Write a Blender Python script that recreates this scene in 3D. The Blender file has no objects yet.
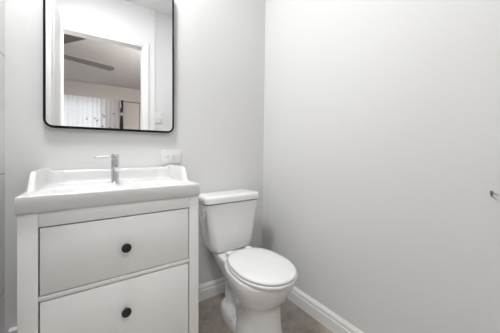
import bpy, bmesh, math
from mathutils import Vector, Matrix

PI = math.pi
S = bpy.context.scene
COL = S.collection

# ------------------------------------------------------------------ camera
FPX = 231.6                      # focal length in pixels of the 500 px frame
cam_d = bpy.data.cameras.new('camera')
cam_d.sensor_fit = 'HORIZONTAL'
cam_d.sensor_width = 36.0
cam_d.lens = FPX / 500.0 * 36.0
cam_d.shift_y = -13.5 / 500.0
cam_d.clip_start = 0.02
cam = bpy.data.objects.new('camera', cam_d)
cam.location = (0.0, -1.55, 1.034)
cam.rotation_euler = (PI / 2, 0, -math.radians(33.8))
COL.objects.link(cam)
S.camera = cam

# ------------------------------------------------------------------ exposure, sky, large lights
S.view_settings.view_transform = 'Standard'
S.view_settings.look = 'None'
S.view_settings.exposure = 0.25
S.view_settings.gamma = 1.0
S.view_settings.use_curve_mapping = False

world = bpy.data.worlds.new('daylight')
S.world = world
world.use_nodes = True
wn = world.node_tree
wn.nodes['Background'].inputs[0].default_value = (0.92, 0.96, 1.0, 1)
wn.nodes['Background'].inputs[1].default_value = 1.3


def point(name, loc, watts, radius, col):
    l = bpy.data.lights.new(name, 'POINT')
    l.energy = watts
    l.shadow_soft_size = radius
    l.color = col
    o = bpy.data.objects.new(name, l)
    o.location = loc
    COL.objects.link(o)
    return o


def area(name, loc, rot, sx, sy, watts, col):
    l = bpy.data.lights.new(name, 'AREA')
    l.shape = 'RECTANGLE'
    l.size, l.size_y = sx, sy
    l.energy = watts
    l.color = col
    o = bpy.data.objects.new(name, l)
    o.location = loc
    o.rotation_euler = rot
    COL.objects.link(o)
    return o


# bulbs of the bar lamp over the mirror (just above the frame), the bathroom's ceiling lamp,
# and the daylight that comes through the window of the room beyond the door, plus added fill lights
for bx_ in (-0.21, 0.105, 0.42):
    point('mirror_lamp_bulb', (bx_, -0.10, 2.24), 0.5, 0.045, (1.0, 0.998, 0.99))
area('ceiling_lamp_light', (-0.17, -0.60, 2.80), (0, 0, 0), 0.30, 0.30, 22.5, (1.0, 1.0, 0.997))
area('doorway_fill_light', (-0.10, -2.55, 2.80), (0, 0, 0), 1.0, 0.4, 28.0, (1.0, 0.997, 0.992))  # added fill, out of view, shining through the doorway onto the vanity front
point('room_beyond_side_fill', (1.6, -2.25, 2.15), 115.0, 0.15, (1.0, 0.97, 0.95))  # unseen point light added to brighten the mirrored room
area('window_daylight', (-0.35, -6.05, 1.65), (-PI / 2, 0, 0), 1.7, 1.5, 1500.0, (0.93, 0.96, 1.0))


# ------------------------------------------------------------------ materials
def mat(name, col, rough=0.5, metal=0.0, bump=0.0, scale=60.0, spec=0.5, var=0.0, coat=0.0):
    m = bpy.data.materials.new(name)
    m.use_nodes = True
    nt = m.node_tree
    b = nt.nodes['Principled BSDF']
    b.inputs['Base Color'].default_value = (*col, 1)
    b.inputs['Roughness'].default_value = rough
    b.inputs['Metallic'].default_value = metal
    b.inputs['Specular IOR Level'].default_value = spec
    if coat:
        b.inputs['Coat Weight'].default_value = coat
        b.inputs['Coat Roughness'].default_value = 0.05
    if bump or var:
        tc = nt.nodes.new('ShaderNodeTexCoord')
        no = nt.nodes.new('ShaderNodeTexNoise')
        no.inputs['Scale'].default_value = scale
        no.inputs['Detail'].default_value = 4
        nt.links.new(tc.outputs['Object'], no.inputs['Vector'])
        if bump:
            bp = nt.nodes.new('ShaderNodeBump')
            bp.inputs['Strength'].default_value = bump
            bp.inputs['Distance'].default_value = 0.002
            nt.links.new(no.outputs['Fac'], bp.inputs['Height'])
            nt.links.new(bp.outputs['Normal'], b.inputs['Normal'])
        if var:
            mx = nt.nodes.new('ShaderNodeMix')
            mx.data_type = 'RGBA'
            mx.inputs[6].default_value = (*[c * (1 - var) for c in col], 1)
            mx.inputs[7].default_value = (*[min(1, c * (1 + var)) for c in col], 1)
            nt.links.new(no.outputs['Fac'], mx.inputs[0])
            nt.links.new(mx.outputs[2], b.inputs['Base Color'])
    return m


M = {}
M['wall'] = mat('grey_wall_paint', (0.695, 0.695, 0.694), 0.55, bump=0.05, scale=220, spec=0.3)
M['front_paint'] = mat('white_wall_paint', (0.78, 0.78, 0.78), 0.6, bump=0.1, scale=220, spec=0.3)
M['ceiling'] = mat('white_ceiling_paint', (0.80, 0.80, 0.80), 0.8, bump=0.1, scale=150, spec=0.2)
M['trim'] = mat('white_trim_paint', (0.86, 0.86, 0.857), 0.35, bump=0.02, scale=40)
M['cabinet'] = mat('white_lacquer', (0.80, 0.802, 0.798), 0.35, bump=0.02, scale=30)
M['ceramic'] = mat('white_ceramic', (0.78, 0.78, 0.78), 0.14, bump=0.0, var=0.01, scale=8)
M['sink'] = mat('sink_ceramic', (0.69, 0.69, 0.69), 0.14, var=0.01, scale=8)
M['seat'] = mat('white_seat_plastic', (0.76, 0.76, 0.76), 0.24, var=0.01, scale=8)
M['black'] = mat('black_metal', (0.008, 0.008, 0.009), 0.8, bump=0.05, scale=90, spec=0.12)
M['knob'] = mat('black_knob', (0.010, 0.010, 0.011), 0.35, bump=0.05, scale=90)
M['chrome'] = mat('chrome', (0.64, 0.64, 0.65), 0.10, metal=1.0, var=0.02, scale=30)
M['lever_chrome'] = mat('polished_chrome', (0.85, 0.85, 0.86), 0.12, metal=1.0, var=0.02, scale=30)
M['steel'] = mat('brushed_steel', (0.36, 0.36, 0.37), 0.3, metal=1.0, var=0.02, scale=30)
M['dark_chrome'] = mat('dark_chrome', (0.20, 0.20, 0.21), 0.25, metal=1.0, var=0.03, scale=30)
M['plastic'] = mat('white_plastic', (0.74, 0.74, 0.735), 0.35, var=0.01, scale=20)
M['slot'] = mat('dark_slot', (0.05, 0.05, 0.05), 0.6, var=0.02, scale=50)
M['tile'] = None
M['mirror'] = mat('mirror_glass', (0.94, 0.945, 0.945), 0.0, metal=1.0)
M['bed_wall'] = mat('taupe_wall_paint', (0.50, 0.47, 0.45), 0.7, bump=0.15, scale=150, spec=0.2)
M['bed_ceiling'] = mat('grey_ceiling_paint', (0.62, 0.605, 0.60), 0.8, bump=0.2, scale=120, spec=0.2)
M['closet'] = mat('beige_panel', (0.47, 0.445, 0.425), 0.55, bump=0.05, scale=60)
M['dark_cloth'] = mat('dark_curtain', (0.02, 0.02, 0.022), 0.8, bump=0.2, scale=200)
M['tassel'] = mat('pale_tieback', (0.55, 0.52, 0.50), 0.8, bump=0.3, scale=200)
M['fan'] = mat('fan_blade_grey', (0.17, 0.16, 0.155), 0.5, bump=0.05, scale=60)
M['butterfly'] = mat('grey_butterfly', (0.20, 0.20, 0.21), 0.8, bump=0.05, scale=60)
M['ledge'] = mat('pale_ledge', (0.75, 0.73, 0.75), 0.4, var=0.1, scale=60)
M['bed_floor'] = mat('brown_carpet', (0.22, 0.19, 0.17), 0.9, bump=0.4, scale=300)


def floor_mat():
    m = bpy.data.materials.new('mottled_stone_floor')
    m.use_nodes = True
    nt = m.node_tree
    b = nt.nodes['Principled BSDF']
    tc = nt.nodes.new('ShaderNodeTexCoord')
    n1 = nt.nodes.new('ShaderNodeTexNoise')
    n1.inputs['Scale'].default_value = 9
    n1.inputs['Detail'].default_value = 8
    n1.inputs['Roughness'].default_value = 0.65
    r1 = nt.nodes.new('ShaderNodeValToRGB')
    r1.color_ramp.elements[0].position = 0.30
    r1.color_ramp.elements[0].color = (0.265, 0.232, 0.195, 1)
    r1.color_ramp.elements[1].position = 0.72
    r1.color_ramp.elements[1].color = (0.47, 0.425, 0.37, 1)
    n2 = nt.nodes.new('ShaderNodeTexNoise')
    n2.inputs['Scale'].default_value = 34
    n2.inputs['Detail'].default_value = 6
    n2.inputs['Roughness'].default_value = 0.7
    r2 = nt.nodes.new('ShaderNodeValToRGB')
    r2.color_ramp.elements[0].position = 0.56
    r2.color_ramp.elements[0].color = (0, 0, 0, 1)
    r2.color_ramp.elements[1].position = 0.74
    r2.color_ramp.elements[1].color = (1, 1, 1, 1)
    mx = nt.nodes.new('ShaderNodeMix')
    mx.data_type = 'RGBA'
    mx.inputs[7].default_value = (0.56, 0.525, 0.475, 1)
    L = nt.links.new
    L(tc.outputs['Object'], n1.inputs['Vector'])
    L(tc.outputs['Object'], n2.inputs['Vector'])
    L(n1.outputs['Fac'], r1.inputs[0])
    L(n2.outputs['Fac'], r2.inputs[0])
    L(r2.outputs[0], mx.inputs[0])
    L(r1.outputs[0], mx.inputs[6])
    L(mx.outputs[2], b.inputs['Base Color'])
    b.inputs['Roughness'].default_value = 0.42
    bp = nt.nodes.new('ShaderNodeBump')
    bp.inputs['Strength'].default_value = 0.15
    bp.inputs['Distance'].default_value = 0.002
    L(n2.outputs['Fac'], bp.inputs['Height'])
    L(bp.outputs['Normal'], b.inputs['Normal'])
    return m


def tile_mat():
    # large pale wall panels with narrow joints every 0.55 m of height
    m = bpy.data.materials.new('pale_wall_tile')
    m.use_nodes = True
    nt = m.node_tree
    b = nt.nodes['Principled BSDF']
    L = nt.links.new
    tc = nt.nodes.new('ShaderNodeTexCoord')
    sx = nt.nodes.new('ShaderNodeSeparateXYZ')
    L(tc.outputs['Object'], sx.inputs[0])

    def math_(op, a, bval):
        n = nt.nodes.new('ShaderNodeMath')
        n.operation = op
        if isinstance(a, (int, float)):
            n.inputs[0].default_value = a
        else:
            L(a, n.inputs[0])
        n.inputs[1].default_value = bval
        return n.outputs[0]
    z = math_('ADD', sx.outputs[2], 0.165)
    z = math_('DIVIDE', z, 0.55)
    z = math_('FRACT', z, 0.0)
    j = math_('LESS_THAN', z, 0.012)
    mx = nt.nodes.new('ShaderNodeMix')
    mx.data_type = 'RGBA'
    mx.inputs[6].default_value = (0.72, 0.73, 0.73, 1)
    mx.inputs[7].default_value = (0.42, 0.42, 0.42, 1)
    L(j, mx.inputs[0])
    L(mx.outputs[2], b.inputs['Base Color'])
    b.inputs['Roughness'].default_value = 0.25
    return m


def sheer_mat():
    m = bpy.data.materials.new('white_sheer_curtain')
    m.use_nodes = True
    nt = m.node_tree
    L = nt.links.new
    out = nt.nodes['Material Output']
    b = nt.nodes['Principled BSDF']
    b.inputs['Base Color'].default_value = (0.85, 0.85, 0.86, 1)
    b.inputs['Roughness'].default_value = 0.9
    tr = nt.nodes.new('ShaderNodeBsdfTranslucent')
    tr.inputs[0].default_value = (0.85, 0.86, 0.88, 1)
    tc = nt.nodes.new('ShaderNodeTexCoord')
    wv = nt.nodes.new('ShaderNodeTexNoise')
    wv.inputs['Scale'].default_value = 400
    L(tc.outputs['Object'], wv.inputs['Vector'])
    bp = nt.nodes.new('ShaderNodeBump')
    bp.inputs['Strength'].default_value = 0.1
    bp.inputs['Distance'].default_value = 0.001
    L(wv.outputs['Fac'], bp.inputs['Height'])
    L(bp.outputs['Normal'], b.inputs['Normal'])
    mx = nt.nodes.new('ShaderNodeMixShader')
    mx.inputs[0].default_value = 0.6
    L(b.outputs[0], mx.inputs[1])
    L(tr.outputs[0], mx.inputs[2])
    L(mx.outputs[0], out.inputs[0])
    return m


M['floor'] = floor_mat()
M['tile'] = tile_mat()
M['sheer'] = sheer_mat()


# ------------------------------------------------------------------ helpers
def obj(name, bm, m, parent=None, smooth=True, angle=35.0):
    me = bpy.data.meshes.new(name)
    bmesh.ops.recalc_face_normals(bm, faces=bm.faces[:])
    bm.to_mesh(me)
    bm.free()
    for mm in (m if isinstance(m, (list, tuple)) else [m]):
        me.materials.append(mm)
    if smooth:
        for p in me.polygons:
            p.use_smooth = True
        me.set_sharp_from_angle(angle=math.radians(angle))
    o = bpy.data.objects.new(name, me)
    COL.objects.link(o)
    if parent is not None:
        o.parent = parent
        o.matrix_parent_inverse = Matrix.Translation(-parent.location)
    return o


def thing(name, label, cat, loc, group=None):
    o = bpy.data.objects.new(name, None)
    o.empty_display_size = 0.1
    o.location = loc
    COL.objects.link(o)
    o['label'] = label
    o['category'] = cat
    if group:
        o['group'] = group
    return o


def tag(o, label, cat, group=None):
    o['label'] = label
    o['category'] = cat
    if group:
        o['group'] = group
    return o


def struct(name, bm, m, label, cat, smooth=False, parent=None):
    o = obj(name, bm, m, parent, smooth)
    if parent is None:
        o['kind'] = 'structure'
        o['label'] = label
        o['category'] = cat
    return o


def rbox(bm, x0, x1, y0, y1, z0, z1, bev=0.0, seg=2):
    r = bmesh.ops.create_cube(bm, size=1.0)
    vs = r['verts']
    for v in vs:
        v.co = Vector((x0 if v.co.x < 0 else x1, y0 if v.co.y < 0 else y1, z0 if v.co.z < 0 else z1))
    if bev > 0:
        es = list({e for v in vs for e in v.link_edges})
        bmesh.ops.bevel(bm, geom=es, offset=bev, offset_type='OFFSET', segments=seg,
                        profile=0.5, affect='EDGES', clamp_overlap=True)
    return bm


def box(*a, **k):
    return rbox(bmesh.new(), *a, **k)


def loft(bm, rings, cap0=True, cap1=True):
    vr = [[bm.verts.new(p) for p in r] for r in rings]
    n = len(vr[0])
    for a, b in zip(vr[:-1], vr[1:]):
        for i in range(n):
            bm.faces.new((a[i], a[(i + 1) % n], b[(i + 1) % n], b[i]))
    if cap0:
        bm.faces.new(vr[0][::-1])
    if cap1:
        bm.faces.new(vr[-1])
    return bm


def lathe(bm, prof, org, axis, n=28):
    # prof: (radius, distance along axis)
    ax = Vector(axis).normalized()
    u = ax.orthogonal().normalized()
    w = ax.cross(u)
    org = Vector(org)
    rings = []
    for r, d in prof:
        rings.append([org + ax * d + (u * math.cos(2 * PI * i / n) + w * math.sin(2 * PI * i / n)) * max(r, 1e-5)
                      for i in range(n)])
    return loft(bm, rings)


def tube(bm, pts, r, n=12):
    pts = [Vector(p) for p in pts]
    rad = r if isinstance(r, (list, tuple)) else [r] * len(pts)
    rings = []
    pu = None
    for i, p in enumerate(pts):
        t = (pts[min(i + 1, len(pts) - 1)] - pts[max(i - 1, 0)]).normalized()
        u = t.orthogonal().normalized() if pu is None else (pu - t * pu.dot(t)).normalized()
        pu = u
        w = t.cross(u)
        rings.append([p + (u * math.cos(2 * PI * k / n) + w * math.sin(2 * PI * k / n)) * rad[i] for k in range(n)])
    return loft(bm, rings)


def ss(a, b, x):
    t = max(0.0, min(1.0, (x - a) / (b - a)))
    return t * t * (3 - 2 * t)


# ------------------------------------------------------------------ room shell
XL, YF, ZC = -0.353, -1.63, 2.84
WX0, WX1 = 1.154, 1.205          # right wall leans out a little towards the top
DX0, DX1, DZ = -0.296, 0.497, 2.352   # door opening in the front wall
BY = -5.77                        # far wall of the room beyond
BX0, BX1 = -2.3, 2.3

struct('floor', box(XL - 0.15, WX1 + 0.15, YF - 0.11, 0.12, -0.1, 0.0), M['floor'],
       'mottled grey brown stone look bathroom floor', 'floor')
struct('ceiling', box(XL - 0.15, WX1 + 0.15, YF - 0.11, 0.12, ZC, ZC + 0.1), M['ceiling'],
       'white bathroom ceiling seen at the top of the mirror', 'ceiling')
struct('wall_back', box(XL - 0.15, WX1 + 0.15, 0.0, 0.12, 0.0, ZC), M['wall'],
       'pale grey painted back wall behind mirror, vanity and toilet', 'wall')

bm = bmesh.new()
y0, y1 = YF - 0.11, 0.0
vs = [bm.verts.new(p) for p in ((WX0, y0, 0), (WX0, y1, 0), (WX0 + 0.15, y1, 0), (WX0 + 0.15, y0, 0),
                                (WX1, y0, ZC), (WX1, y1, ZC), (WX1 + 0.1, y1, ZC), (WX1 + 0.1, y0, ZC))]
for f in ((0, 1, 2, 3), (4, 7, 6, 5), (0, 4, 5, 1), (1, 5, 6, 2), (2, 6, 7, 3), (3, 7, 4, 0)):
    bm.faces.new([vs[i] for i in f])
struct('wall_right', bm, M['wall'], 'wide plain pale grey wall on the right beside the toilet', 'wall')
struct('wall_left', box(XL - 0.12, XL, YF, 0.0, 0.0, ZC), M['tile'],
       'pale tiled wall at the far left edge with thin level joints', 'wall')

bm = bmesh.new()
rbox(bm, XL - 0.12, DX0, YF - 0.11, YF, 0, ZC)
rbox(bm, DX1, WX1 + 0.1, YF - 0.11, YF, 0, ZC)
rbox(bm, DX0, DX1, YF - 0.11, YF, DZ, ZC)
struct('wall_front', bm, M['wall'], 'grey wall with the doorway, seen in the mirror', 'wall')
# flush white panel around the doorway, reaching to the ceiling
bm = bmesh.new()
rbox(bm, XL, DX0, YF, YF + 0.012, 0, ZC)
rbox(bm, DX1, 0.632, YF, YF + 0.012, 0, ZC)
rbox(bm, DX0, DX1, YF, YF + 0.012, DZ, ZC)
struct('trim_1', bm, M['front_paint'], 'white panelling around the doorway seen in the mirror', 'trim')


def baseboard(name, along, a, b, wall, sgn, label):
    # profile: (distance from the wall, height)
    prof = [(0, 0), (0.016, 0), (0.016, 0.066), (0.0145, 0.069), (0.0085, 0.071), (0.0085, 0.077),
            (0.0135, 0.079), (0.0135, 0.086), (0.011, 0.095), (0.006, 0.102), (0.004, 0.107), (0, 0.107)]
    bm = bmesh.new()
    rings = []
    for s in (a, b):
        rings.append([Vector((s, wall + sgn * d, z)) if along == 'x' else Vector((wall + sgn * d, s, z))
                      for d, z in prof])
    loft(bm, rings)
    return struct(name, bm, M['trim'], label, 'baseboard')


baseboard('baseboard_back', 'x', -0.19, WX0, 0.0, -1, 'white moulded baseboard along the back wall behind the toilet')
baseboard('baseboard_right', 'y', YF, -0.016, WX0, -1, 'white moulded baseboard along the foot of the right wall')
struct('trim_2', box(XL + 0.015, -0.205, -0.03, 0.0, 0.0, 0.203, bev=0.004), M['ledge'],
       'pale low ledge in the narrow gap left of the vanity', 'trim')

# door casing and jamb around the opening
bm = bmesh.new()
yc = YF + 0.012


def casing_piece(bm, pts):
    # pts: outer/inner rectangles per step (x0,x1,z0,z1,thickness)
    for x0, x1, z0, z1, t in pts:
        rbox(bm, x0, x1, yc, yc + t, z0, z1, bev=0.0015, seg=1)


casing_piece(bm, [(DX1 + 0.004, DX1 + 0.022, 0, DZ + 0.022, 0.010), (DX1 + 0.022, DX1 + 0.045, 0, DZ + 0.045, 0.016),
                  (DX1 + 0.045, DX1 + 0.056, 0, DZ + 0.056, 0.022),
                  (DX0 - 0.022, DX0 - 0.004, 0, DZ + 0.022, 0.010), (DX0 - 0.045, DX0 - 0.022, 0, DZ + 0.045, 0.016),
                  (DX0 - 0.004, DX1 + 0.004, DZ + 0.004, DZ + 0.022, 0.010),
                  (DX0 - 0.022, DX1 + 0.022, DZ + 0.022, DZ + 0.045, 0.016),
                  (DX0 - 0.045, DX1 + 0.045, DZ + 0.045, DZ + 0.056, 0.022)])
rbox(bm, DX0, DX0 + 0.012, YF - 0.12, yc, 0, DZ)
rbox(bm, DX1 - 0.012, DX1, YF - 0.12, yc, 0, DZ)
rbox(bm, DX0, DX1, YF - 0.12, yc, DZ - 0.012, DZ)
struct('trim_3', bm, M['trim'], 'white stepped casing around the doorway seen in the mirror', 'trim')

# the door itself, swung in against the left wall
door = thing('door_1', 'white door swung open at the left of the mirror view', 'door', (XL + 0.055, YF + 0.05, 0.0))
door['kind'] = 'structure'
bm = bmesh.new()
rbox(bm, XL + 0.040, XL + 0.073, YF + 0.045, YF + 0.785, 0.008, DZ - 0.015, bev=0.002)
for z0, z1 in ((0.18, 1.0), (1.12, 2.17)):
    rbox(bm, XL + 0.073, XL + 0.077, YF + 0.16, YF + 0.67, z0, z1, bev=0.003)
obj('door_leaf', bm, M['front_paint'], door, smooth=False)
bm = bmesh.new()
lathe(bm, [(0.0, 0.0), (0.026, 0.0), (0.026, 0.004), (0.010, 0.007), (0.010, 0.024), (0.022, 0.030), (0.027, 0.042),
           (0.022, 0.053), (0.0, 0.056)], (XL + 0.073, YF + 0.725, 0.98), (1, 0, 0))
obj('door_knob', bm, M['chrome'], door)

# room beyond the door
struct('floor_bedroom', box(BX0 - 0.1, BX1 + 0.1, BY - 0.3, YF - 0.11, -0.1, 0.0), M['bed_floor'],
       'brown floor of the room beyond the doorway', 'floor')
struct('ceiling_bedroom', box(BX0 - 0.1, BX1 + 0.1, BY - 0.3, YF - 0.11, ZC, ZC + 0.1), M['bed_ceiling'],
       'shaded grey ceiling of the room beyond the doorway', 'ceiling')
struct('wall_bedroom_left', box(BX0 - 0.1, BX0, BY, YF - 0.11, 0, ZC), M['bed_wall'],
       'side wall of the room beyond the doorway, left in the mirror', 'wall')
struct('wall_bedroom_right', box(BX1, BX1 + 0.1, BY, YF - 0.11, 0, ZC), M['bed_wall'],
       'side wall of the room beyond the doorway, right in the mirror', 'wall')
bm = bmesh.new()
rbox(bm, BX0, XL - 0.12, YF - 0.11, YF, 0, ZC)
rbox(bm, WX1 + 0.1, BX1, YF - 0.11, YF, 0, ZC)
struct('wall_bedroom_front', bm, M['bed_wall'], 'wall of the far room on both sides of the bathroom', 'wall')
WZ0, WZ1, WXA, WXB = 0.75, 2.40, -1.25, 0.18     # window opening in the far wall
bm = bmesh.new()
rbox(bm, BX0 - 0.1, WXA, BY - 0.15, BY, 0, ZC)
rbox(bm, WXB, BX1 + 0.1, BY - 0.15, BY, 0, ZC)
rbox(bm, WXA, WXB, BY - 0.15, BY, 0, WZ0)
rbox(bm, WXA, WXB, BY - 0.15, BY, WZ1, ZC)
struct('wall_bedroom_back', bm, M['bed_wall'], 'taupe far wall above the curtain in the mirror', 'wall')
bm = bmesh.new()
for x0, x1, z0, z1 in ((WXA, WXA + 0.05, WZ0, WZ1), (WXB - 0.05, WXB, WZ0, WZ1), (WXA, WXB, WZ0, WZ0 + 0.05),
                       (WXA, WXB, WZ1 - 0.05, WZ1), (-0.44, -0.39, WZ0, WZ1)):
    rbox(bm, x0, x1, BY - 0.12, BY - 0.07, z0, z1, bev=0.003)
win = struct('window_1', bm, M['trim'], 'bright window behind the white sheer curtain in the mirror', 'window')

# ------------------------------------------------------------------ vanity cabinet
VX0, VX1, VF, VB = -0.2113, 0.4088, -0.500, -0.022
VT = 0.8325
DRX0, DRX1 = -0.1560, 0.3598
van = thing('vanity_cabinet', 'white two-drawer vanity cabinet with black knobs under the washbasin',
            'cabinet', (0.0988, -0.26, 0.0))
pw = 0.052
for x0, x1 in ((VX0, DRX0 - 0.0042), (DRX1 + 0.0038, VX1)):
    for y0, y1 in ((VF, VF + 0.045), (VB - 0.045, VB)):
        obj('post', box(x0, x1, y0, y1, 0.0, VT, bev=0.0015), M['cabinet'], van)
for x0, x1 in ((VX0 + 0.004, VX0 + 0.022), (VX1 - 0.022, VX1 - 0.004)):
    obj('side_panel', box(x0, x1, VF + 0.045, VB - 0.045, 0.085, VT), M['cabinet'], van)
for z0, z1 in ((0.7812, VT), (0.5275, 0.5435), (0.0850, 0.1300)):
    obj('rail', box(DRX0 - 0.0038, DRX1 + 0.0034, VF + 0.0004, VF + 0.022, z0, z1, bev=0.0012), M['cabinet'], van)
obj('back_panel', box(VX0 + 0.022, VX1 - 0.022, VB - 0.012, VB - 0.004, 0.085, VT - 0.002), M['cabinet'], van)
obj('bottom_panel', box(VX0 + 0.022, VX1 - 0.022, VF + 0.022, VB - 0.012, 0.087, 0.102), M['cabinet'], van)
KX = 0.1035
for z0, z1, kz in ((0.5470, 0.7770, 0.6590), (0.1335, 0.5238, 0.4050)):
    bm = box(DRX0, DRX1, VF + 0.0008, VF + 0.019, z0, z1, bev=0.0016)
    rbox(bm, DRX0 + 0.03, DRX1 - 0.03, VF + 0.02, VB - 0.06, z0 + 0.01, z1 - 0.05)
    dr = obj('drawer', bm, M['cabinet'], van)
    bm = bmesh.new()
    lathe(bm, [(0.0, 0.0), (0.0085, 0.0), (0.0075, 0.006), (0.0075, 0.012), (0.0150, 0.016), (0.0178, 0.020),
               (0.0178, 0.024), (0.0160, 0.0275), (0.0100, 0.0295), (0.0, 0.030)], (KX, VF + 0.001, kz), (0, -1, 0))
    k = obj('knob', bm, M['knob'], dr)
    k.matrix_parent_inverse = Matrix.Identity(4) @ (Matrix.Translation(van.location) @ Matrix.Translation(-van.location)).inverted()
    k['label'] = 'round black knob'

# ------------------------------------------------------------------ washbasin
BX_0, BX_1, BF, BB = -0.2157, 0.4105, -0.510, -0.004
ZT, ZB, RAISE = 0.8915, 0.8335, 0.068


def basin_h(x, y):
    ex = min(x - BX_0, BX_1 - x)              # distance from the nearer side edge
    ey = BB - y                                # distance from the wall edge
    ef = y - BF                                # distance from the front edge
    # bowl
    cx, cy = 0.5 * (BX_0 + BX_1), -0.318
    q = (abs((x - cx) / 0.272) ** 5 + abs((y - cy) / 0.150) ** 5) ** 0.2
    h = ZT - 0.105 * (1 - ss(0.70, 1.02, q)) - 0.004 * (1 - min(q, 1.0))
    # the floor of the basin ledge lies a little below the front and side rim
    dd = min(ex, ef)
    h -= 0.014 * ss(0.020, 0.034, dd) * ss(0.70, 1.02, q)
    # wall at the back, running round into short side wings
    wing = ss(-0.360, -0.285, y)
    r = 0.075
    tx, ty = 0.019, 0.019
    ax, ay = max(0.0, r + tx - ex), max(0.0, r + ty - ey)
    e = (r + tx - math.hypot(ax, ay)) if (ax > 0 and ay > 0) else min(ex, ey)
    back = 1 - ss(0.018, 0.028, ey)
    full = 1 - ss(0.018, 0.028, e)
    rise = max(full * wing, back * ss(-0.25, -0.15, y))
    h += RAISE * rise
    # rounded outer edges
    o = min(ex, ef, ey)
    rr = 0.006
    if o < rr:
        h -= rr - math.sqrt(max(0.0, rr * rr - (rr - o) ** 2))
    return h


def axis_pts(a, b, fine_a, fine_b, step, edge):
    pts = []
    x = a
    k = [0, 0.0008, 0.002, 0.004, 0.006, 0.009]
    lo = [a + t for t in k]
    hi = [b - t for t in k][::-1]
    n1 = int((edge) / 0.003)
    lo += [a + 0.009 + (edge - 0.009) * (i + 1) / n1 for i in range(n1)]
    hi = [b - 0.009 - (edge - 0.009) * (i + 1) / n1 for i in range(n1)][::-1] + hi
    n = max(1, int((hi[0] - lo[-1]) / step))
    mid = [lo[-1] + (hi[0] - lo[-1]) * (i + 1) / n for i in range(n - 1)]
    return lo + mid + hi


xs = axis_pts(BX_0, BX_1, 1, 1, 0.007, 0.075)
ys = axis_pts(BF, BB, 1, 1, 0.006, 0.060)
bm = bmesh.new()
g = [[bm.verts.new((x, y, basin_h(x, y))) for x in xs] for y in ys]
for j in range(len(ys) - 1):
    for i in range(len(xs) - 1):
        bm.faces.new((g[j][i], g[j][i + 1], g[j + 1][i + 1], g[j + 1][i]))
per = [g[0][i] for i in range(len(xs))] + [g[j][-1] for j in range(1, len(ys))] + \
      [g[-1][i] for i in range(len(xs) - 2, -1, -1)] + [g[j][0] for j in range(len(ys) - 2, 0, -1)]
low1 = [bm.verts.new((v.co.x, v.co.y, ZB + 0.003)) for v in per]
mx_, my_ = 0.5 * (BX_0 + BX_1), 0.5 * (BF + BB)
low2 = [bm.verts.new((v.co.x - 0.003 * (1 if v.co.x > mx_ else -1), v.co.y - 0.003 * (1 if v.co.y > my_ else -1), ZB))
        for v in per]
n = len(per)
for A, B in ((per, low1), (low1, low2)):
    for i in range(n):
        bm.faces.new((A[i], A[(i + 1) % n], B[(i + 1) % n], B[i]))
bm.faces.new(low2)
sink = thing('washbasin', 'white ceramic washbasin with raised back on top of the cabinet', 'sink',
             (0.0975, -0.26, ZB))
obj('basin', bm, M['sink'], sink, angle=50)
bm = bmesh.new()
dz = basin_h(mx_, -0.318)
lathe(bm, [(0.0, 0.0), (0.030, 0.0), (0.031, 0.002), (0.026, 0.004), (0.022, 0.002), (0.0, 0.002)],
      (mx_, -0.318, dz - 0.0005), (0, 0, 1))
obj('drain', bm, M['chrome'], sink)['label'] = 'chrome drain'

# ------------------------------------------------------------------ faucet
FX, FY, FZ = 0.0885, -0.132, basin_h(0.0885, -0.132)
fau = thing('faucet', 'chrome single-lever faucet standing at the back of the washbasin', 'faucet', (FX, FY, FZ))
R_ = 0.0185
bm = bmesh.new()
lathe(bm, [(0, 0), (R_ + 0.004, 0), (R_ + 0.004, 0.004), (R_ + 0.0005, 0.006), (R_, 0.009), (R_, 0.1215), (R_ - 0.001, 0.1225),
           (0, 0.1225)], (FX, FY, FZ - 0.0005), (0, 0, 1), 32)
obj('faucet_body', bm, M['chrome'], fau)
bm = bmesh.new()
lathe(bm, [(0, 0), (R_ - 0.0025, 0), (R_ - 0.0025, 0.0025), (R_ - 0.0005, 0.003), (R_, 0.004), (R_, 0.0270), (R_ - 0.001, 0.0285), (R_ - 0.003, 0.029),
           (0, 0.029)], (FX, FY, FZ + 0.1215), (0, 0, 1), 32)
obj('faucet_cap', bm, M['chrome'], fau)
bm = bmesh.new()
zl = FZ + 0.136
tube(bm, [(FX - R_ + 0.003, FY, zl + 0.003), (FX - 0.05, FY, zl + 0.001), (FX - 0.083, FY, zl - 0.001), (FX - 0.0875, FY, zl - 0.0025),
          (FX - 0.0885, FY, zl - 0.006)], [0.0034, 0.0030, 0.0028, 0.0030, 0.0034])
obj('faucet_lever', bm, M['steel'], fau)
bm = bmesh.new()
zs = FZ + 0.082
tube(bm, [(FX, FY - R_ + 0.004, zs), (FX, FY - 0.06, zs), (FX, FY - 0.105, zs - 0.002), (FX, FY - 0.120, zs - 0.006)],
     [0.0105, 0.0105, 0.0105, 0.0105], 20)
obj('faucet_spout', bm, M['chrome'], fau)
bm = bmesh.new()
lathe(bm, [(0, 0), (0.0098, 0), (0.0098, 0.003), (0.008, 0.004), (0, 0.004)], (FX, FY - 0.1195, zs - 0.006), (0, -1, -0.25), 20)
obj('aerator', bm, M['plastic'], fau)['label'] = 'pale spout end'

# ------------------------------------------------------------------ wall mirror
mir = thing('wall_mirror', 'black thin-framed mirror with rounded corners over the washbasin', 'mirror',
            (0.106, -0.012, 1.163))
MX0, MX1, MZ0, MZ1 = -0.2135, 0.425, 1.163, 2.07


def rrect(x0, x1, z0, z1, r, y, n=8):
    pts = []
    for cx, cz, a0 in ((x1 - r, z1 - r, 0), (x0 + r, z1 - r, 90), (x0 + r, z0 + r, 180), (x1 - r, z0 + r, 270)):
        for k in range(n + 1):
            a = math.radians(a0 + 90 * k / n)
            pts.append(Vector((cx + r * math.cos(a), y, cz + r * math.sin(a))))
    return pts


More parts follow.
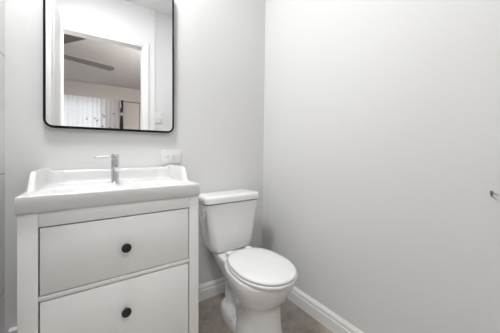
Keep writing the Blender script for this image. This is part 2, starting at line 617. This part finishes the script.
fw, rc = 0.0105, 0.040
yf, yb_ = -0.032, 0.0
bm = bmesh.new()
rings = [rrect(MX0, MX1, MZ0, MZ1, rc, yb_), rrect(MX0, MX1, MZ0, MZ1, rc, yf + 0.001),
         rrect(MX0 + .001, MX1 - .001, MZ0 + .001, MZ1 - .001, rc, yf),
         rrect(MX0 + fw, MX1 - fw, MZ0 + fw, MZ1 - fw, rc - fw, yf),
         rrect(MX0 + fw, MX1 - fw, MZ0 + fw, MZ1 - fw, rc - fw, yb_)]
loft(bm, rings, False, False)
vr = [v for v in bm.verts]
nn = len(rings[0])
bm.verts.ensure_lookup_table()
for i in range(nn):
    a, b = bm.verts[i], bm.verts[(i + 1) % nn]
    c, d = bm.verts[4 * nn + (i + 1) % nn], bm.verts[4 * nn + i]
    bm.faces.new((a, b, c, d))
obj('mirror_frame', bm, M['black'], mir)
bm = bmesh.new()
ins = fw - 0.0005
loft(bm, [rrect(MX0 + ins, MX1 - ins, MZ0 + ins, MZ1 - ins, rc - ins, -0.026),
          rrect(MX0 + ins, MX1 - ins, MZ0 + ins, MZ1 - ins, rc - ins, -0.0305)])
obj('mirror_glass', bm, M['mirror'], mir, smooth=False)

# ------------------------------------------------------------------ outlet and switch
out = thing('wall_outlet', 'white horizontal electrical outlet plate between mirror and washbasin', 'outlet', (0.413, 0.0, 1.009))
OX0, OX1, OZ0, OZ1 = 0.347, 0.479, 0.966, 1.053
obj('cover_plate', box(OX0, OX1, -0.0065, 0.0, OZ0, OZ1, bev=0.003, seg=3), M['plastic'], out)
for cx in (0.3935, 0.4325):
    bm = bmesh.new()
    lathe(bm, [(0, 0), (0.0165, 0), (0.0165, 0.0022), (0.0155, 0.003), (0, 0.003)], (cx, -0.0060, 1.0095), (0, -1, 0), 24)
    for v in bm.verts:      # flat-sided receptacle face
        v.co.x = max(cx - 0.0135, min(cx + 0.0135, v.co.x))
    rec = obj('receptacle', bm, M['plastic'], out)
    bm = bmesh.new()
    for dzs, hw in ((0.0062, 0.0042), (-0.0062, 0.0034)):
        rbox(bm, cx + 0.001 - hw, cx + 0.001 + hw, -0.00925, -0.0085, 1.0095 + dzs - 0.0011, 1.0095 + dzs + 0.0011)
    lathe(bm, [(0, 0), (0.0024, 0), (0.0024, 0.0007), (0, 0.0007)], (cx - 0.0085, -0.0085, 1.0095), (0, -1, 0), 10)
    sl = obj('slots', bm, M['slot'], rec, smooth=False)
    sl.matrix_parent_inverse = Matrix.Identity(4)
bm = bmesh.new()
lathe(bm, [(0, 0), (0.003, 0), (0.003, 0.0008), (0.0015, 0.0014), (0, 0.0014)], (0.413, -0.0062, 1.0095), (0, -1, 0), 12)
obj('screw', bm, M['plastic'], out)

sw = thing('light_switch', 'white light switch plate beside the doorway, seen in the mirror', 'switch', (0.672, YF, 1.49))
obj('cover_plate', box(0.634, 0.712, YF, YF + 0.013, 1.42, 1.562, bev=0.004, seg=3), M['plastic'], sw)
bm = box(0.655, 0.691, YF + 0.012, YF + 0.018, 1.455, 1.527, bev=0.0015)
rk = obj('rocker', bm, M['plastic'], sw)

# ------------------------------------------------------------------ toilet
TX = 0.771
toi = thing('toilet', 'white two-piece toilet with closed lid beside the vanity', 'toilet', (TX, -0.40, 0.0))


def egg(cy, yf, yb, hw, z, n=64, ef=2.05, eb=2.6, ox=0.0):
    pts = []
    for i in range(n):
        a = 2 * PI * i / n
        c, s = math.cos(a), math.sin(a)
        e = ef if s < 0 else eb
        L = (cy - yf) if s < 0 else (yb - cy)
        x = hw * math.copysign(abs(c) ** (2 / e), c)
        y = L * math.copysign(abs(s) ** (2 / e), s)
        pts.append(Vector((TX + ox + x, cy + y, z)))
    return pts


def interp_sections(secs, zs):
    res = []
    for z in zs:
        for a, b in zip(secs[:-1], secs[1:]):
            if a[0] <= z <= b[0]:
                t = (z - a[0]) / (b[0] - a[0])
                t2 = t
                res.append([z] + [a[k] + (b[k] - a[k]) * t2 for k in range(1, len(a))])
                break
    return res


def smooth_secs(secs, it=2):
    # Chaikin-like subdivision of the profile for soft curves
    for _ in range(it):
        o = [secs[0]]
        for a, b in zip(secs[:-1], secs[1:]):
            o.append([a[k] * .75 + b[k] * .25 for k in range(len(a))])
            o.append([a[k] * .25 + b[k] * .75 for k in range(len(a))])
        o.append(secs[-1])
        secs = o
    return secs


# z, cy, yf, yb, hw, ef, eb
bowl_secs = [
    [0.000, -0.490, -0.634, -0.372, 0.122, 2.2, 3.2],
    [0.030, -0.490, -0.628, -0.368, 0.117, 2.2, 3.2],
    [0.100, -0.490, -0.618, -0.366, 0.112, 2.2, 3.2],
    [0.190, -0.490, -0.612, -0.360, 0.112, 2.2, 3.2],
    [0.225, -0.495, -0.622, -0.340, 0.122, 2.2, 2.4],
    [0.255, -0.505, -0.650, -0.310, 0.145, 2.1, 2.4],
    [0.300, -0.515, -0.680, -0.280, 0.160, 2.05, 2.5],
    [0.340, -0.520, -0.698, -0.262, 0.168, 2.05, 2.6],
    [0.366, -0.520, -0.704, -0.255, 0.1700, 2.05, 2.6],
    [0.378, -0.520, -0.703, -0.256, 0.1690, 2.05, 2.6],
    [0.383, -0.520, -0.697, -0.262, 0.1640, 2.05, 2.6],
]
bm = bmesh.new()
loft(bm, [egg(s[1], s[2], s[3], s[4], s[0], 64, s[5], s[6]) for s in smooth_secs(bowl_secs)])
# deck under the tank and the body behind the bowl
deck = [
    [0.000, -0.330, -0.56, -0.145, 0.114, 2.6, 2.8],
    [0.018, -0.330, -0.56, -0.142, 0.117, 2.6, 2.8],
    [0.050, -0.330, -0.55, -0.146, 0.113, 2.6, 2.8],
    [0.066, -0.330, -0.54, -0.156, 0.100, 2.6, 2.8],
    [0.070, -0.330, -0.53, -0.170, 0.080, 2.6, 2.8],
    [0.074, -0.330, -0.52, -0.180, 0.052, 2.6, 2.8],
    [0.180, -0.330, -0.50, -0.160, 0.052, 2.6, 3.0],
    [0.240, -0.300, -0.48, -0.110, 0.080, 2.6, 3.2],
    [0.300, -0.290, -0.46, -0.070, 0.105, 2.6, 3.6],
    [0.345, -0.280, -0.46, -0.050, 0.118, 2.6, 4.0],
    [0.374, -0.280, -0.46, -0.045, 0.120, 2.6, 4.5],
    [0.383, -0.280, -0.45, -0.052, 0.113, 2.6, 4.5],
]
loft(bm, [egg(s[1], s[2], s[3], s[4], s[0], 64, s[5], s[6]) for s in smooth_secs(deck)])
# trapway swelling on both flanks
for sx in (-1, 1):
    tube(bm, [(TX + sx * 0.035, -0.44, 0.28), (TX + sx * 0.040, -0.36, 0.235), (TX + sx * 0.040, -0.29, 0.245), (TX + sx * 0.040, -0.225, 0.20),
              (TX + sx * 0.038, -0.215, 0.13), (TX + sx * 0.045, -0.24, 0.06)], [0.020, 0.028, 0.032, 0.032, 0.032, 0.026], 18)
obj('bowl', bm, M['ceramic'], toi, angle=60)

# tank: tapering body with rounded corners
def tank_ring(z, hw, yf, yb, r, n=8):
    pts = []
    r = min(r, hw * .9)
    for cx, cy, a0 in ((hw - r, yb - r, 0), (-hw + r, yb - r, 90), (-hw + r, yf + r, 180), (hw - r, yf + r, 270)):
        for k in range(n + 1):
            a = math.radians(a0 + 90 * k / n)
            pts.append(Vector((TX + 0.003 + cx + r * math.cos(a), cy + r * math.sin(a), z)))
    return pts


TK = [(0.384, 0.130, -0.190, -0.045, 0.040), (0.385, 0.138, -0.198, -0.040, 0.045), (0.391, 0.148, -0.206, -0.034, 0.048),
      (0.404, 0.1560, -0.211, -0.030, 0.050), (0.430, 0.1620, -0.213, -0.028, 0.048),
      (0.500, 0.1710, -0.214, -0.026, 0.044), (0.580, 0.1825, -0.215, -0.025, 0.040),
      (0.650, 0.1920, -0.215, -0.024, 0.036), (0.706, 0.2000, -0.216, -0.022, 0.034)]
bm = bmesh.new()
loft(bm, [tank_ring(*t) for t in TK])
obj('tank', bm, M['ceramic'], toi, angle=60)
LID = [(0.7112, 0.196, -0.212, -0.026, 0.034), (0.7118, 0.2040, -0.2205, -0.018, 0.036), (0.7140, 0.2075, -0.2245, -0.016, 0.034), (0.7400, 0.2075, -0.2245, -0.016, 0.032),
       (0.7490, 0.2060, -0.2230, -0.018, 0.032), (0.7545, 0.2010, -0.2180, -0.022, 0.030), (0.7565, 0.194, -0.211, -0.029, 0.028),
       (0.7575, 0.150, -0.17, -0.06, 0.02)]
bm = bmesh.new()
loft(bm, [tank_ring(*t) for t in LID])
obj('tank_lid', bm, M['ceramic'], toi, angle=60)
# flush lever on the left flank of the tank
bm = bmesh.new()
xl = TX + 0.003 - 0.196
lathe(bm, [(0, 0), (0.015, 0), (0.0165, 0.003), (0.0165, 0.009), (0.013, 0.013), (0, 0.014)], (xl + 0.004, -0.175, 0.676), (-1, 0, 0), 20)
rbox(bm, xl - 0.022, xl - 0.008, -0.196, -0.162, 0.632, 0.682, bev=0.005, seg=3)
obj('flush_lever', bm, M['lever_chrome'], toi)['label'] = 'chrome flush lever'

# seat ring, lid, hinges, bolt caps
def slab(cy, yf, yb, hw, prof, n=64, ef=2.05, eb=2.6):
    # prof: (inset, z)
    bm = bmesh.new()
    loft(bm, [egg(cy, yf + i, yb - i, hw - i, z, n, ef, eb, 0.002) for i, z in prof])
    return bm


obj('seat', slab(-0.520, -0.729, -0.290, 0.1645, [(0.008, 0.3845), (0.003, 0.3855), (0.0, 0.389), (0.0, 0.397), (0.003, 0.401), (0.010, 0.4025)]),
    M['seat'], toi, angle=60)
obj('seat_lid', slab(-0.520, -0.726, -0.286, 0.1615, [(0.012, 0.4050), (0.005, 0.4056), (0.0, 0.4078), (0.0, 0.412), (0.002, 0.416), (0.006, 0.4195),
                                                  (0.016, 0.4225), (0.04, 0.4245), (0.08, 0.4255), (0.12, 0.4260)]),
    M['seat'], toi, angle=60)
for sx in (-1, 1):
    obj('hinge', box(TX + sx * 0.07 - 0.022, TX + sx * 0.07 + 0.022, -0.288, -0.258, 0.3825, 0.416, bev=0.006, seg=3), M['seat'], toi)
    bm = bmesh.new()
    lathe(bm, [(0, 0), (0.015, 0), (0.0155, 0.004), (0.013, 0.011), (0.007, 0.0155), (0, 0.017)], (TX + sx * 0.099, -0.365, 0.060),
          (sx * 0.45, 0, 0.9), 18)
    obj('bolt_cap', bm, M['seat'], toi)

# ------------------------------------------------------------------ small holder on the right wall
wx = WX0 + (WX1 - WX0) * 0.89 / ZC
hk = thing('wall_hook', 'small dark metal wall hook with thin prongs at the right edge', 'hook', (wx, -1.352, 0.885))
bm = bmesh.new()
rbox(bm, wx - 0.004, wx + 0.002, -1.3475, -1.3405, 0.8840, 0.9000, bev=0.0025)
rbox(bm, wx - 0.0035, wx + 0.002, -1.3460, -1.3420, 0.8790, 0.8860, bev=0.0015)
obj('hook_plate', bm, M['dark_chrome'], hk)
for z0, dz in ((0.8965, -0.010), (0.8810, -0.012)):
    bm = bmesh.new()
    tube(bm, [(wx - 0.001, -1.3440, z0), (wx - 0.005, -1.3470, z0), (wx - 0.007, -1.3540, z0 + dz * 0.45), (wx - 0.008, -1.3620, z0 + dz)],
         [0.0022, 0.0017, 0.0011, 0.0008], 10)
    obj('prong', bm, M['steel'], hk)

# ------------------------------------------------------------------ things in the room beyond the door
CY = BY + 0.09
bm = bmesh.new()
cx0, cx1, cz0, cz1 = -1.35, 0.555, 0.25, 2.455
nx, nz = 220, 12
rows = []
for j in range(nz + 1):
    z = cz0 + (cz1 - cz0) * j / nz
    amp = 0.006 + 0.009 * (1 - j / nz)
    rows.append([])
    for i in range(nx + 1):
        t = i / nx
        x = cx0 + (cx1 - cx0) * t
        y = CY + amp * (math.sin(t * 120) + 0.5 * math.sin(t * 71 + 1.3) + 0.3 * math.sin(t * 213 + 0.4 * j))
        rows[-1].append(bm.verts.new((x, y, z)))
for j in range(nz):
    for i in range(nx):
        bm.faces.new((rows[j][i], rows[j][i + 1], rows[j + 1][i + 1], rows[j + 1][i]))
for px, pz, s in ((-0.172, 1.895, 0.032), (0.000, 1.915, 0.032), (0.048, 1.865, 0.034), (0.198, 1.987, 0.036),
                  (0.160, 2.03, 0.022), (0.41, 2.076, 0.034), (0.171, 1.729, 0.034), (0.325, 1.70, 0.034)):
    for sx in (-1, 1):
        pts = [(0, 0), (0.45 * sx, 0.55), (0.95 * sx, 0.5), (0.7 * sx, 0.02), (0.65 * sx, -0.5), (0.2 * sx, -0.35)]
        ca, sa = math.cos(px * 9), math.sin(px * 9)
        a = [bm.verts.new((px + s * (u * ca - w * sa), CY + 0.055, pz + s * (u * sa + w * ca))) for u, w in pts]
        b = [bm.verts.new((v.co.x, v.co.y - 0.002, v.co.z)) for v in a]
        f = bm.faces.new(a)
        f.material_index = 1
        f = bm.faces.new(b[::-1])
        f.material_index = 1
        for i in range(6):
            f = bm.faces.new((a[i], a[(i + 1) % 6], b[(i + 1) % 6], b[i]))
            f.material_index = 1
tag(obj('sheer_curtain', bm, [M['sheer'], M['butterfly']], None, angle=80),
    'white sheer curtain with grey butterflies, reflected beyond the doorway', 'curtain')

drp = thing('dark_drape', 'narrow black gathered drape beside the white sheer in the mirror', 'curtain', (0.59, CY, 0.2))
bm = bmesh.new()
rings = []
for z, w, d in ((0.2, 0.05, 0.04), (1.2, 0.048, 0.04), (1.75, 0.042, 0.035), (1.98, 0.030, 0.028), (2.08, 0.020, 0.02), (2.15, 0.026, 0.025),
                (2.28, 0.040, 0.035), (2.455, 0.042, 0.035)):
    rings.append([Vector((0.598 + w * math.cos(2 * PI * k / 24), CY + 0.04 + (d + 0.006 * math.cos(k * PI / 1.5)) * math.sin(2 * PI * k / 24), z)) for k in range(24)])
loft(bm, rings)
obj('drape_cloth', bm, M['dark_cloth'], drp)
bm = bmesh.new()
lathe(bm, [(0.024, -0.04), (0.036, -0.03), (0.038, 0.0), (0.036, 0.03), (0.024, 0.04)], (0.598, CY + 0.04, 2.08), (0, 0, 1), 20)
obj('tieback', bm, M['tassel'], drp)['label'] = 'pale tie-back'
bm = bmesh.new()
tube(bm, [(0.565, CY + 0.08, 2.44), (0.555, CY + 0.085, 2.36), (0.575, CY + 0.085, 2.28), (0.570, CY + 0.085, 2.22)], [0.012, 0.022, 0.02, 0.008], 12)
obj('tassel', bm, M['tassel'], drp)['label'] = 'pale tassel'

clo = thing('closet_door', 'flat beige closet door at the right of the mirrored room', 'closet door', (0.85, BY, 0.0))
obj('door_panel', box(0.650, 1.050, BY + 0.004, BY + 0.04, 0.02, 2.44, bev=0.003), M['closet'], clo)
obj('door_track', box(0.60, 1.08, BY + 0.004, BY + 0.055, 2.442, 2.458, bev=0.002), M['fan'], clo)
obj('door_edge', box(1.052, 1.068, BY + 0.004, BY + 0.045, 0.02, 2.44, bev=0.002), M['fan'], clo)

fanx, fany, fanz = -0.80, 1.55 - 4.66, 2.60
# the distance in the mirror is measured from the camera: camera -> glass 1.52 m -> fan
fany = -(4.66 - 1.52) - 0.03
fan = thing('ceiling_fan', 'grey ceiling fan whose blades show in the mirrored room', 'ceiling fan', (fanx, fany, ZC))
bm = bmesh.new()
lathe(bm, [(0, 0), (0.07, 0), (0.06, 0.05), (0.015, 0.07), (0.015, 0.14), (0.10, 0.16), (0.12, 0.19), (0.12, 0.25), (0.08, 0.29), (0.03, 0.31), (0, 0.31)],
      (fanx, fany, ZC), (0, 0, -1), 24)
obj('fan_motor', bm, M['fan'], fan)
for k in range(5):
    a = math.radians(-18 + 72 * k)      # towards -y is away from the mirror
    d = Vector((math.cos(a), math.sin(a), 0))
    w = Vector((-math.sin(a), math.cos(a), 0.16)).normalized()
    up = d.cross(w)
    bm = bmesh.new()
    rings = []
    for s, hw in ((0.10, 0.022), (0.20, 0.022), (0.24, 0.060), (0.60, 0.085), (1.05, 0.095), (1.12, 0.080), (1.15, 0.04)):
        c = Vector((fanx, fany, fanz)) + d * s
        rings.append([c - w * hw - up * .004, c + w * hw - up * .004, c + w * hw + up * .004, c - w * hw + up * .004])
    loft(bm, rings)
    obj('fan_blade', bm, M['fan'], fan)
bpy.context.view_layer.update()
